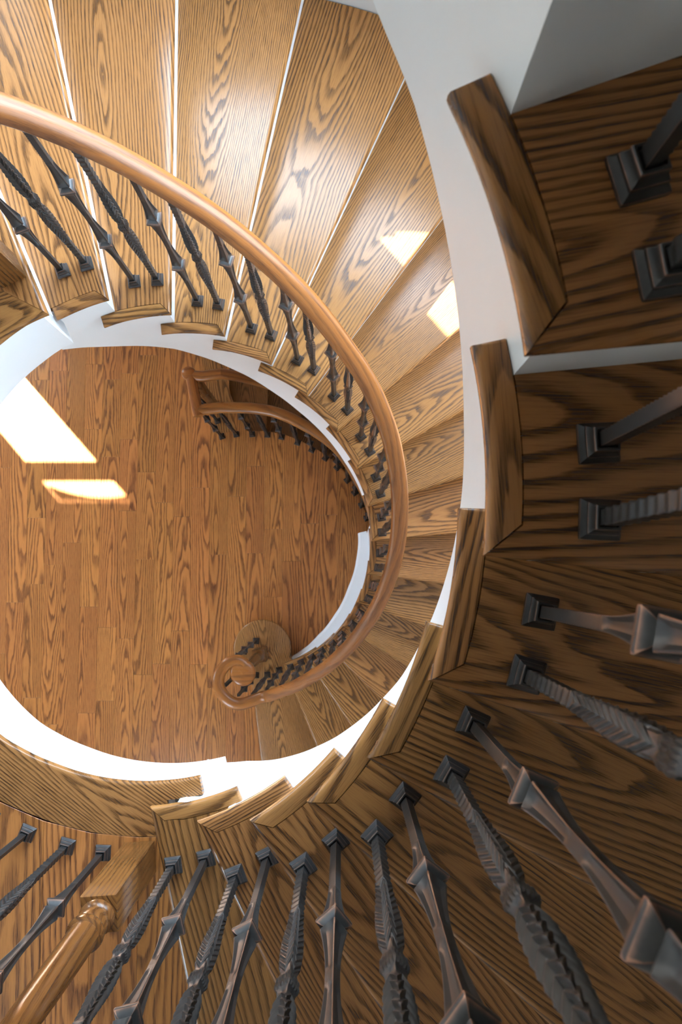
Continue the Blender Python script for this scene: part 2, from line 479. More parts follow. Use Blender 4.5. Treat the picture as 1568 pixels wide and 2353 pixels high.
XL = -24.0; ZB = -14.0; ZC = 42.0
W2A, W2B, W2Z0, W2Z1 = 93.75, 47.0, 18.9, 25.6          # stair window in the curved wall
W8A, W8B, W8Z0, W8Z1 = 42.0, 18.0, 16.6, 22.6          # smaller unseen window beside it, added to light the lower treads
def curved_wall():
    A = sorted(set([90 - 180 * i / 60 for i in range(61)] + [W2B, W8A, W8B]))
    A = [a for a in A if abs(a - 47.0) > 1.2 or a == W2B]
    v, f = [], []
    def pt(a, R, z): p = C1 + polar(R, a); return (p.x, p.y, z)
    def quad(*ps):
        i = len(v); v.extend(ps); f.append(tuple(range(i, i + 4)))
    for p, q in zip(A, A[1:]):
        m = (p + q) / 2
        spans = [(ZB, W2Z0), (W2Z1, ZC)] if m > W2B else ([(ZB, W8Z0), (W8Z1, ZC)] if W8B < m < W8A else [(ZB, ZC)])
        for z0, z1 in spans:
            quad(pt(p, ROUT, z0), pt(p, ROUT, z1), pt(q, ROUT, z1), pt(q, ROUT, z0))
            quad(pt(p, ROUT + .16, z0), pt(q, ROUT + .16, z0), pt(q, ROUT + .16, z1), pt(p, ROUT + .16, z1))
            if len(spans) == 2:
                zz = z1 if z1 in (W2Z0, W8Z0) else z0
                quad(pt(p, ROUT, zz), pt(q, ROUT, zz), pt(q, ROUT + .16, zz), pt(p, ROUT + .16, zz))
    quad(pt(W2B, ROUT, W2Z0), pt(W2B, ROUT + .16, W2Z0), pt(W2B, ROUT + .16, W2Z1), pt(W2B, ROUT, W2Z1))
    for q in (W8A, W8B): quad(pt(q, ROUT, W8Z0), pt(q, ROUT + .16, W8Z0), pt(q, ROUT + .16, W8Z1), pt(q, ROUT, W8Z1))
    me = make_mesh('wall_right', v, f); smooth_by_angle(me, 20)
    struct(new_obj('wall_right', me, M_WALL), 'white curved outer wall beside the winding treads')
curved_wall()
# straight walls: front (towards the top of the picture), left, back
S0 = C1.x - 0.0
# holes along the front wall, measured from x = S0 towards the left
W1X0, W1X1, W1Z0, W1Z1 = -17.3, -14.75, 1.0, 11.55     # glazed door below the fanlight
FANZ0 = 12.40
plane_wall('wall_front', (XL, YW), (S0, YW), ZB, ZC, holes=[
    (W1X0 - XL, W1X1 - XL, W1Z0, W1Z1), (W1X0 - XL, W1X1 - XL, FANZ0, 13.7),
    (-20.0 - XL, -15.0 - XL, 19.0, 26.0), (-9.6 - XL, -5.7 - XL, 18.3, 22.2), (S0 - 0.64 - XL, S0 - XL + 1.0, W2Z0, W2Z1)])
plane_wall('wall_left', (XL, LAY), (XL, YW), ZB, ZC, holes=[(6.5, 10.5, 5.0, 12.0), (7.2, 10.6, 19.0, 22.2)])
plane_wall('wall_back', (S0, LAY), (XL, LAY), ZB, ZC, holes=[(3.0, 6.0, 6.5, 12.5), (5.0, 8.6, 18.6, 22.4)])
me = box_mesh('ceiling', XL - 1, 10, LAY - 2, YW + 2, ZC, ZC + 0.5)
struct(new_obj('ceiling', me, M_WALL))

def window_unit(name, pts_fn, s0, s1, z0, z1, nx, nz, bars_w=0.28):
    """frame bars and panes; pts_fn(s, t) -> plan point, t outwards"""
    T = bpy.data.objects.new(name, None); COL.objects.link(T); T['kind'] = 'structure'
    def bar(a0, a1, c0, c1, nm):
        n = max(1, int(abs(a1 - a0) / 0.8)); v, f = [], []
        for i in range(n + 1):
            s = a0 + (a1 - a0) * i / n
            for t in (0.02, 0.14):
                p = pts_fn(s, t); v += [(p.x, p.y, c0), (p.x, p.y, c1)]
        for i in range(n):
            q = 4 * i
            f += [(q, q + 1, q + 5, q + 4), (q + 2, q + 6, q + 7, q + 3), (q + 1, q + 3, q + 7, q + 5), (q, q + 4, q + 6, q + 2)]
        f += [(0, 2, 3, 1), (4 * n, 4 * n + 1, 4 * n + 3, 4 * n + 2)]
        new_obj(nm, make_mesh(nm, v, f), M_WHITE, T)
    for i in range(nx + 1):
        s = s0 + (s1 - s0) * i / nx; w = bars_w / 2
        a = max(s - w, s0) if s1 > s0 else s
        bar(max(s0, s - w), min(s1, s + w), z0, z1, 'window_frame' if i in (0, nx) else 'mullion')
    for j in range(nz + 1):
        z = z0 + (z1 - z0) * j / nz; w = bars_w / 2
        bar(s0, s1, max(z0, z - w), min(z1, z + w), 'window_frame' if j in (0, nz) else 'glazing_bar')
    for i in range(nx):
        for j in range(nz):
            a0 = s0 + (s1 - s0) * i / nx; a1 = s0 + (s1 - s0) * (i + 1) / nx
            c0 = z0 + (z1 - z0) * j / nz; c1 = z0 + (z1 - z0) * (j + 1) / nz
            n = 4; v, f = [], []
            for q in range(n + 1):
                for t in (0.07, 0.085):
                    p = pts_fn(a0 + (a1 - a0) * q / n, t); v += [(p.x, p.y, c0), (p.x, p.y, c1)]
            for q in range(n):
                e = 4 * q
                f += [(e, e + 1, e + 5, e + 4), (e + 2, e + 6, e + 7, e + 3), (e + 1, e + 3, e + 7, e + 5), (e, e + 4, e + 6, e + 2)]
            f += [(0, 2, 3, 1), (4 * n, 4 * n + 1, 4 * n + 3, 4 * n + 2)]
            new_obj('pane', make_mesh('pane', v, f), M_GLASS, T)
    return T
arc_len = rad(W2A - W2B) * ROUT
window_unit('window_1', lambda s, t: C1 + polar(ROUT + t, W2A - math.degrees(s / ROUT)), 0.0, arc_len, W2Z0, W2Z1, 2, 1, 0.22)
window_unit('fill_window_8', lambda s, t: C1 + polar(ROUT + t, W8A - math.degrees(s / ROUT)), 0.0, rad(W8A - W8B) * ROUT, W8Z0, W8Z1, 2, 1, 0.22)  # added opening, brings sky light onto the right-hand treads and rail
pw8 = C1 + polar(ROUT + 0.6, 30)
portal('sky_portal', (pw8.x, pw8.y, (W8Z0 + W8Z1) / 2), (5.0, 6.4), (-math.cos(rad(30)), -math.sin(rad(30)), 0))
window_unit('window_2', lambda s, t: Vector((XL + s, YW + t)), -20.0 - XL, -15.0 - XL, 19.0, 26.0, 2, 2)
window_unit('fill_window_3', lambda s, t: Vector((XL - t, LAY + s)), 6.5, 10.5, 5.0, 12.0, 2, 2)  # unseen window put in to light the ground floor
window_unit('window_4', lambda s, t: Vector((XL - t, LAY + s)), 7.2, 10.6, 19.0, 22.2, 2, 1)
window_unit('fill_window_7', lambda s, t: Vector((S0 - s, LAY - t)), 5.0, 8.6, 18.6, 22.4, 2, 1)  # unseen back window, added to brighten the white stringers and top riser
portal('sky_portal', (S0 - 6.8, LAY - 0.7, 20.5), (3.8, 4.0), (0, 1, 0))
window_unit('fill_window_6', lambda s, t: Vector((S0 - s, LAY - t)), 3.0, 6.0, 6.5, 12.5, 2, 2)  # added low at the back for cool light on the lower stringer
portal('sky_portal', (S0 - 4.5, LAY - 0.7, 9.5), (3.2, 6.2), (0, 1, 0))
window_unit('fill_window_5', lambda s, t: Vector((XL + s, YW + t)), -9.6 - XL, -5.7 - XL, 18.3, 22.2, 2, 1)  # unseen window added to brighten the top treads of the lower flight
struct(new_obj('sun_block_eave', box_mesh('sun_block_eave', -11.6, -5.6, YW + 0.17, YW + 3.2, 22.3, 22.55), M_WHITE), 'unseen eave added to block sun from the side window')  # added out of view so only sky light enters the window below
# fanlight above the door: the arch closes the corners of the square opening
v, f = [], []
N = 16
for i in range(N + 1):
    u = i / N; x = W1X0 + (W1X1 - W1X0) * u
    zt = FANZ0 + 0.15 + 1.12 * math.sqrt(max(0.0, 1 - ((u - 0.62) / 0.68) ** 2))
    zt = min(zt, 13.69)
    for y in (YW + 0.02, YW + 0.12): v += [(x, y, zt), (x, y, 13.72)]
for i in range(N):
    e = 4 * i
    f += [(e, e + 1, e + 5, e + 4), (e + 2, e + 6, e + 7, e + 3), (e, e + 4, e + 6, e + 2)]
struct(new_obj('trim_1', make_mesh('trim_1', v, f), M_WHITE))
# daylight comes in through these openings
mw = (W2A + W2B) / 2; pm = C1 + polar(ROUT + 0.9, mw)
portal('sky_portal', (pm.x, pm.y, (W2Z0 + W2Z1) / 2), (9.5, 8.2), (-math.cos(rad(mw)), -math.sin(rad(mw)), 0))
portal('sky_portal', (-17.5, YW + 0.7, 22.5), (5.2, 7.2), (0, -1, 0))
portal('sky_portal', (XL - 0.7, LAY + 8.5, 8.5), (4.2, 7.2), (1, 0, 0))
portal('sky_portal', (XL - 0.7, LAY + 8.9, 20.6), (3.6, 3.4), (1, 0, 0))
portal('sky_portal', (-7.65, YW + 0.3, 20.25), (4.0, 4.0), (0, -1, 0))
portal('sky_portal', (-16.0, YW + 0.7, 7.3), (2.7, 13.0), (0, -1, 0))

# ------------------------------------------------------------------ ground floor with its planks
PW = 0.62
GR = [(118, 4.33), (108, 4.33), (101, 4.27), (94, 4.20), (80, 4.16), (64, 4.04), (48, 4.03), (33, 3.93), (18, 3.93), (5, 3.9)]  # edge of the stair opening
OA0, OA1 = 4.0, 101.3
def open_y(x):
    """first y above the well where the stair opening cuts the ground floor at x, or None"""
    best = None
    y = C1.y - 1.0
    while y < YW:
        p = Vector((x, y)) - C1
        a = math.degrees(math.atan2(p.y, p.x)); R = p.length
        if OA0 < a < OA1 and R > lerp_table(GR, a) + 0.0: return y
        y += 0.02
    return None
sub = []
bmq = bmesh.new()
def add_quad(bm, pts):
    bm.faces.new([bm.verts.new(tuple(c * U for c in p)) for p in pts])
for x0, x1, y0, y1 in ((XL, -4.9, LAY, YW), (-4.9, 8.2, LAY, 1.0)):
    vs = [(x, y, z) for z in (-0.8, -0.06) for y in (y0, y1) for x in (x0, x1)]
    bv = [bmq.verts.new(tuple(c * U for c in p)) for p in vs]
    for q in ((0, 2, 3, 1), (4, 5, 7, 6), (0, 1, 5, 4), (2, 6, 7, 3), (0, 4, 6, 2), (1, 3, 7, 5)): bmq.faces.new([bv[i] for i in q])
# the tongue of floor inside the guard
A = [OA1 - (OA1 - 4) * i / 24 for i in range(25)]
ring = [C1 + polar(lerp_table(GR, a), a) for a in A]
poly = [(-4.9, 1.0)] + [(p.x, p.y) for p in reversed(ring) if p.y > 1.0] + [(-4.9, ring[0].y)]
poly = [(-4.9, 1.0), (1.05, 1.0)] + [(p.x, p.y) for p in reversed(ring) if p.y > 1.02] + [(-4.9, ring[0].y)]
for z in (-0.8, -0.06):
    bv = [bmq.verts.new((x * U, y * U, z * U)) for x, y in poly]
    bmq.faces.new(bv if z > -0.5 else bv[::-1])
me = bpy.data.meshes.new('floor'); bmq.to_mesh(me); bmq.free()
FLOOR = struct(new_obj('floor', me, M_FLOOR), 'brown oak plank floor at the bottom of the stairwell')
def plank(x0, x1, ya0, ya1, yb0, yb1, z1, parent, th=0.06, mat=None):
    g = 0.0015
    x0 += g; x1 -= g
    pts = [(x0, ya0 + g), (x1, ya1 + g), (x1, yb1 - g), (x0, yb0 - g)]
    cx, cy = (x0 + x1) / 2, (ya0 + ya1 + yb0 + yb1) / 4
    pts = [(p[0] - cx, p[1] - cy) for p in pts]
    pts = rot_pts(pts, -90)
    v, f = slab(pts, [0.004] * 4, -th, 0, 1)
    return new_obj('plank', make_mesh('plank', v, f), mat or M_FLOOR, parent, (cx, cy, z1), 90)
rp = random.Random(3)
cols = int((3.2 + 13.2) / PW)
for i in range(cols + 1):
    x0 = -13.2 + i * PW; x1 = x0 + PW
    if x0 > 2.9: break
    ylo = -7.6
    e0, e1 = open_y(x0), open_y(x1)
    if e0 is None: e0 = 8.6 if x0 < -3 else None
    if e1 is None: e1 = 8.6 if x1 < -3 else None
    if x0 > 0.9: e0 = e1 = 0.2
    if e0 is None: e0 = e1 if e1 is not None else 0.6
    if e1 is None: e1 = e0
    if abs(e0 - e1) > 2.2: e0 = e1 = min(e0, e1) if x0 > -3 else max(e0, e1)
    y = ylo - rp.uniform(0, 3)
    while True:
        L = rp.choice((2.6, 3.4, 4.3, 5.2, 6.5)) * rp.uniform(0.85, 1.15)
        yt = y + L
        last = yt > min(e0, e1) - 0.9
        if last: plank(x0, x1, y, y, e0, e1, 0.0, FLOOR)
        else: plank(x0, x1, y, y, yt, yt, 0.0, FLOOR)
        y = yt
        if last: break

# ------------------------------------------------------------------ second floor landing around the well
def land_c(a):
    t = max(0.0, min(1.0, (a - 115.0) / 95.0)); t = t * t * (3 - 2 * t)
    return C1 + (C2 - C1) * t
LR = [(113, 3.085), (120, 3.10), (127, 3.09), (180, 3.20), (233, 3.249), (240, 3.22), (248, 3.192), (266, 3.17), (283, 3.158)]
def land_p(a, d=0.0): return land_c(a) + polar(lerp_table(LR, a) + d, a)
LA0, LA1 = 113.6, 300.0
FZ = 15.36
A = [LA0 + 2.5 + (LA1 - LA0 - 2.5) * i / 90 for i in range(91)]
inner = [land_p(min(a, 283), 0.2) if a < 276 else land_c(a) + polar(4.4, a) for a in A]
def outer_pt(a):
    p = land_p(a); d = polar(1, a)
    t = (XL - p.x) / d.x if d.x < -1e-6 else 1e9
    if d.y > 1e-6: t = min(t, (YW - p.y) / d.y)
    if d.y < -1e-6: t = min(t, (LAY - p.y) / d.y)
    return p + d * t
v, f = [], []
for a, p in zip(A, inner):
    q = outer_pt(a)
    v += [(p.x, p.y, FZ), (p.x, p.y, ZL - 0.07), (q.x, q.y, ZL - 0.07), (q.x, q.y, FZ)]
for i in range(len(A) - 1):
    e = 4 * i
    f += [(e, e + 1, e + 5, e + 4), (e + 1, e + 2, e + 6, e + 5), (e + 3, e, e + 4, e + 7), (e + 2, e + 3, e + 7, e + 6)]
f += [(0, 3, 2, 1), (len(v) - 4, len(v) - 3, len(v) - 2, len(v) - 1)]
# square corners of the room beyond the fan
me = make_mesh('floor_landing', v, f); smooth_by_angle(me, 20)
LAND = struct(new_obj('floor_landing', me, M_WALL), 'white edged upper landing wrapping around the open stairwell')
# plaster fascia board towards the well (stands proud of the stringer of the upper flight)
v, f = [], []
for a in [x for x in A if x < 277] + [278.0, 280.0, 282.0, 283.55]:
    for d, z in ((0.12, FZ - 0.02), (0.12, ZL - TH), (0.50, ZL - TH), (0.50, FZ - 0.02)):
        p = land_p(a, d); v.append((p.x, p.y, z))
n = len(v) // 4
for i in range(n - 1):
    for j in range(4): f.append((4 * i + j, 4 * i + (j + 1) % 4, 4 * i + 4 + (j + 1) % 4, 4 * i + 4 + j))
f += [(0, 3, 2, 1), (4 * n - 4, 4 * n - 3, 4 * n - 2, 4 * n - 1)]
me = make_mesh('fascia', v, f); smooth_by_angle(me, 25)
new_obj('fascia', me, M_WHITE, LAND)
# curved nosing boards along the edge, four lengths butted together
segs = [(LA0, 150), (150, 190), (190, 228), (228, 274.2)]
for s0, s1 in segs:
    n = int((s1 - s0) / 1.6)
    se = s1 if s1 < 270 else 282.1
    inn = [land_p(s0 + (se - s0) * i / n) for i in range(n + 1)]
    outb = [land_p(s1 - (s1 - s0) * i / n, 0.69) for i in range(n + 1)]
    ext = [land_p(274.2 + 7.9 * i / 5, 0.24) for i in range(6)] if se > s1 else []
    pts = [(p.x, p.y) for p in reversed(inn)] + [(p.x, p.y) for p in reversed(outb)] + [(p.x, p.y) for p in ext]
    b = [NOSE] * n + [NOSE if s0 == LA0 else TINY] + [TINY] * n + [TINY] * (6 if ext else 0) + [TINY]
    flat_piece('nosing_board', pts, b, ZL - TH, ZL, M_TREAD, LAND, (s0 + s1) / 2 + (90 - 16))
n = 6
# cove under the end of the nosing
inn = [land_p(271 + 10.2 * i / n, 0.03) for i in range(n + 1)]
outb = [land_p(281.2 - 10.2 * i / n, 0.40) for i in range(n + 1)]
pts = [(p.x, p.y) for p in reversed(inn)] + [(p.x, p.y) for p in reversed(outb)]
flat_piece('cove_moulding', pts, [0.03] * len(pts), ZL - TH - 0.12, ZL - TH, M_TREAD, LAND, 277 + 90)
# landing planks, lower left of the picture
rp = random.Random(11)
for i in range(15):
    x0 = -7.6 + i * PW; x1 = x0 + PW
    def ytop(x):
        best = None
        for a in range(1900, 2745, 4):
            p = land_p(a / 10, 0.695)
            if abs(p.x - x) < 0.05 and p.y < 0: best = p.y if best is None else min(best, p.y)
        return best
    e0, e1 = ytop(x0), ytop(x1)
    if e0 is None and e1 is None:
        if x0 < -5: e0 = e1 = 0.0
        else: e0 = e1 = -3.36
    if e0 is None: e0 = e1
    if e1 is None: e1 = -3.36
    y = e0
    first = True
    while y > -8.5:
        L = rp.choice((2.0, 3.0, 4.2)) * rp.uniform(.8, 1.2)
        if first: plank(x0, x1, e0 - L, e0 - L, e0, e1, ZL, LAND)
        else: plank(x0, x1, y - L, y - L, y, y, ZL, LAND)
        first = False; y -= L
# upper left corner of the landing
for i in range(9):
    x0 = -9.3 + i * PW; x1 = x0 + PW
    def ybot(x):
        best = None
        for a in range(1100, 1700, 4):
            p = land_p(a / 10, 0.695)
            if abs(p.x - x) < 0.05 and p.y > 0: best = p.y if best is None else max(best, p.y)
        return best
    e0, e1 = ybot(x0), ybot(x1)
    if e0 is None and e1 is None: continue
    if e0 is None: e0 = e1
    if e1 is None: e1 = e0
    def lim(x):   # front nosing line of the landing
        t = (x - C1.x) / math.cos(rad(LA0)); return C1.y + t * math.sin(rad(LA0)) - 0.55
    y1 = min(lim(x0), 10.6); y2 = min(lim(x1), 10.6)
    if y2 - e1 > 0.2: plank(x0, x1, e0, e1, y1, y2, ZL, LAND)
# front nosing of the landing above the top tread of the lower flight
a0 = LA0
p_in = C1 + polar(3.085, a0); p_out = C1 + polar(rout(C1, a0) - 0.05, a0)
side = polar(1, a0 + 90)
q_in = C1 + polar(3.8, a0) + side * 0.6; q_out = p_out + side * 0.6
pts = [(p_in.x, p_in.y), (p_out.x, p_out.y), (q_out.x, q_out.y), (q_in.x, q_in.y)]
flat_piece('nosing_board', pts, [NOSE, TINY, TINY, TINY], ZL - TH + 0.001, ZL + 0.004, M_TREAD, LAND, a0)
me = box_mesh('riser', 3.45, rout(C1, a0) - 0.05, OV, OV + 0.09, ZL - 1 + 0.002, ZL - TH)
new_obj('riser', me, M_WHITE, LAND, (C1.x, C1.y, 0), a0)

# ------------------------------------------------------------------ lower flight
DROP1 = [(118, 3.08), (110, 3.14), (97, 3.1), (90, 3.31), (80, 3.71), (69, 4.2), (61, 4.5), (50, 4.65), (39, 4.9), (29, 4.8), (14, 4.8), (0, 4.8)]
def clip1(a): return 0.0
def low_drop1(a):
    if a < 11.2: return 60.0
    return lerp_table(DROP1, a)
def ret1(k): return min(F1[k - 1] + 6.2, 115.6)
FL1 = build_flight('winding_staircase', 'lower winding flight of golden oak treads with white risers', C1, range(1, 16), F1, SK1,
                   lambda a: lerp_table(RI1, a), z1, noz1, low_drop1, clip1, ret1, (122.0, -86.0))
# starting step with a rounded end around the newel
SC = Vector((-2.60, -2.36)) - C1; SR = 0.93
a0 = F1[16]
P0 = SC + polar(SR, 247)
d0 = polar(1, a0 + 5.0)
fr = P0 + d0 * (ray_wall(P0, d0, C1) - 0.04)
bp = polar(3.62, F1[15]); bd = polar(1, F1[15] + SK1[15]); bp = bp + polar(0.3, F1[15] + SK1[15] + 90)
bo = bp + bd * (ray_wall(bp, bd, C1) - 0.04)
pts = [P0, fr] + arc(lambda a: rout(C1, a) - 0.04, ang(fr), ang(bo), 3.0)[1:-1] + [bo, bp + bd * 0.2]
nb_ = len(pts)
pts += [SC + polar(SR, t) for t in range(-18, 247, 9)]
b = [NOSE] + [TINY] * (nb_ - 1) + [NOSE] * (len(pts) - nb_)
st = flat_piece('tread', pts, b, 1 - TH, 1, M_TREAD, FL1, a0 + 8)
pts2 = inset_poly(pts, [0.12] + [0.0] * (nb_ - 1) + [0.12] * (len(pts) - nb_), 1.0)
v, f = slab(pts2, [0.005] * len(pts2), 0.002, 1 - TH, 1)
new_obj('riser', make_mesh('riser', v, f), M_TREAD, FL1)

# ------------------------------------------------------------------ upper flight
DROP2 = [(60, 3.1), (38, 3.0), (32, 2.85), (24, 2.83), (10.5, 2.87), (1.3, 2.73), (-5, 2.68), (-16, 2.65), (-25, 2.62), (-31, 2.8), (-43, 3.06), (-50, 3.24), (-60, 3.43), (-71, 3.66), (-80, 3.5)]
def ret2(k): return FR2[k - 1] + 5.6
FL2 = build_flight('winding_staircase', 'upper winding flight of dark oak treads nearest the viewer', C2, range(-4, 8), FR2, SK2,
                   lambda a: R2 if a > -80 else R2 - 0.02, z2, noz2, lambda a: lerp_table(DROP2, a), lambda a: 0.0, ret2, (58.0, -83.2))
# third floor above the stair window
A = [FR2[-5] + 1.0 + i * 3.0 for i in range(20)]
A = [a for a in A if a < 125]
v, f = [], []
for a in A:
    p = C2 + polar(R2 + WR, a); q = C2 + polar(rout(C2, a), a)
    v += [(p.x, p.y, 28.2), (p.x, p.y, 30.0), (q.x, q.y, 30.0), (q.x, q.y, 28.2)]
for i in range(len(A) - 1):
    for j in range(4): f.append((4 * i + j, 4 * i + (j + 1) % 4, 4 * i + 4 + (j + 1) % 4, 4 * i + 4 + j))
f += [(0, 3, 2, 1), (len(v) - 4, len(v) - 3, len(v) - 2, len(v) - 1)]
struct(new_obj('floor_upper', make_mesh('floor_upper', v, f), M_WALL), 'top floor slab over the stair window')

# ------------------------------------------------------------------ basement stair under the lower flight
BT = thing('basement_staircase', 'shadowed oak basement stair descending under the lower flight', 'staircase', (C1.x, C1.y, 0))
fb = [OA1 - 12.7 * i for i in range(9)]
for i in range(8):
    a1, a0 = fb[i], fb[i + 1]; z = -1.0 - i
    pts = [polar(3.6, a0), polar(ROUT - 0.05, a0)] + arc(lambda a: rout(C1, a) - 0.05, a0, a1 + 1.6, 3)[1:] + arc(3.6, a1 + 1.6, a0, 3)[:-1]
    b = [NOSE] + [TINY] * (len(pts) - 1)
    flat_piece('tread', pts, b, z - TH, z, M_TREAD, BT, (a0 + a1) / 2)
    me = box_mesh('riser', 3.7, ROUT - 0.1, OV, OV + 0.09, z + 0.002, z + 1 - TH)
    new_obj('riser', me, M_NEWEL if False else M_TREAD, BT, (0, 0, 0), a1)
# floor nosing where the basement stair arrives
pts = [polar(4.3, OA1 - 0.3), polar(rout(C1, OA1) - .05, OA1 - 0.3), polar(rout(C1, OA1) - .05, OA1 - 0.3) + polar(0.75, OA1 + 90), polar(4.3, OA1 - 0.3) + polar(0.75, OA1 + 90)]
flat_piece('nosing_board', pts, [NOSE, TINY, TINY, TINY], -TH, 0.012, M_TREAD, FLOOR, OA1, (C1.x, C1.y, 0))
# apron below the floor edge inside the opening
v, f = [], []
AA = [OA1 - 3.5 * i for i in range(27)]
for a in AA:
    for d, z in ((0.0, -9.0), (0.0, -0.07), (-0.12, -0.07), (-0.12, -9.0)):
        p = C1 + polar(lerp_table(GR, a) + d - 0.01, a); v.append((p.x, p.y, z))
for i in range(len(AA) - 1):
    for j in range(4): f.append((4 * i + j, 4 * i + 4 + j, 4 * i + 4 + (j + 1) % 4, 4 * i + (j + 1) % 4))
me = make_mesh('apron', v, f); smooth_by_angle(me, 25)
new_obj('apron', me, M_TREAD, FLOOR)
me = box_mesh('floor_basement', XL, 9, LAY, YW, ZB - 0.3, ZB)
struct(new_obj('floor_basement', me, M_FLOOR), 'basement floor below the stair opening')
# curved white baseboard at the foot of the wall under the lower flight
BB = [(-72, 3.60), (-64, 3.50), (-53, 3.35), (-38, 3.24), (-21, 3.185), (-5, 3.25), (11.4, 3.375)]
v, f = [], []
AA = [11.4 - 83.2 * i / 52 for i in range(53)]
for i, a in enumerate(AA):
    R = lerp_table(BB, a); Ro = lerp_table(RI1, a) + WR
    for rr_, z in ((R, 0.0), (R, 0.60), (R + 0.05, 0.66), (R + 0.07, 0.80), (Ro, 0.86), (Ro, 0.0)):
        p = C1 + polar(rr_, a); v.append((p.x, p.y, z))
for i in range(len(AA) - 1):
    for j in range(6): f.append((6 * i + j, 6 * i + (j + 1) % 6, 6 * i + 6 + (j + 1) % 6, 6 * i + 6 + j))
f += [tuple(range(5, -1, -1)), tuple(range(len(v) - 6, len(v)))]
me = make_mesh('baseboard_right', v, f); smooth_by_angle(me, 30)
struct(new_obj('baseboard_right', me, M_WHITE), 'curved white baseboard under the lower flight on the oak floor')

# ------------------------------------------------------------------ balusters
def ring_rows(rows, closed_top=True):
    """rows = list of lists of points (all the same length) -> verts, faces"""
    n = len(rows[0]); v, f = [], []
    for r in rows: v += r
    for i in range(len(rows) - 1):
        for j in range(n):
            k = (j + 1) % n
            f.append((i * n + j, i * n + k, (i + 1) * n + k, (i + 1) * n + j))
    f.append(tuple(reversed(range(n)))); f.append(tuple((len(rows) - 1) * n + j for j in range(n)))
    return v, f
def sq_section(hw, z, fl=0.0, m=4, edge=0.12):
    """square section with m+... points per face; fl = how far the middle of each face is hollowed"""
    pts, wear = [], []
    us = (-1.0, -0.82, -0.45, 0.0, 0.45, 0.82)
    for s in range(4):
        c, sn = math.cos(PI / 2 * s), math.sin(PI / 2 * s)
        for u in us:
            dep = hw - fl * max(0.0, 1 - (u / 0.82) ** 2) ** 0.6 if abs(u) < 0.82 else hw
            if u == -1.0: x, y = hw * 0.975, -hw * 0.975
            else: x, y = dep, u * hw
            pts.append((x * c - y * sn, x * sn + y * c, z)); wear.append(1.0 if u == -1.0 else (0.25 if abs(u) == 0.82 else 0.0))
    return pts, wear
def knuckle_mesh(L):
    """plain square bar with two knuckles and hollowed, swelling faces between them"""
    c = L * 0.535; d = 0.82
    bw, mx = 0.037, 0.072
    rows, wr = [], []
    def add(hw, z, fl=0.0, w=None):
        p, q = sq_section(hw, z, fl); rows.append(p); wr.extend(q if w is None else [max(a, w) for a in q])
    def knuckle(z):
        add(0.070, z - 0.085); add(0.092, z - 0.045, 0.0, 0.2); add(0.097, z - 0.035, 0.0, 1.0); add(0.097, z - 0.005, 0.0, 0.3); add(0.093, z + 0.005, 0.0, 1.0)
        add(0.066, z + 0.045, 0.0, 0.1); add(0.047, z + 0.062, 0.0, 0.0); add(0.047, z + 0.074, 0.0, 0.0); add(0.060, z + 0.088, 0.004); add(0.068, z + 0.108, 0.012)
    z = 0.12
    add(bw, z)
    end1 = c - d - 0.62
    i = 0
    while z < end1 - 0.03:                      # hammered ribs at the foot
        z += 0.022; i += 1
        add(bw * (1.0 if i % 2 else 0.88), z, 0.0, 0.0)
    def swell(za, zb, w0, w1):
        n = 14
        for i in range(n + 1):
            t = i / n; hw = w0 + (w1 - w0) * (t ** 1.8)
            fl = 0.40 * hw * min(1, max(0, (t - 0.04) * 9)) * min(1, max(0, (1.0 - t) * 12))
            add(hw, za + (zb - za) * t, fl)
    swell(end1, c - d - 0.095, bw, 0.068)
    knuckle(c - d)
    def swell_r(za, zb, w0, w1):
        n = 14
        for i in range(n + 1):
            t = i / n; hw = w1 + (w0 - w1) * ((1 - t) ** 1.8)
            fl = 0.40 * hw * min(1, max(0, t * 12)) * min(1, max(0, (0.96 - t) * 9))
            add(hw, za + (zb - za) * t, fl)
    swell_r(c - d + 0.12, c - 0.06, mx, bw * 0.95)
    swell(c + 0.06, c + d - 0.095, bw * 0.95, 0.068)
    knuckle(c + d)
    swell_r(c + d + 0.12, c + d + 0.62, mx, bw)
    z = c + d + 0.62; i = 0
    while z < L - 0.03:
        z += 0.022; i += 1
        add(bw * (1.0 if i % 2 else 0.88), z)
    v, f = ring_rows(rows)
    me = make_mesh('knuckle_bar', v, f, wear=wr); smooth_by_angle(me, 28)
    return me
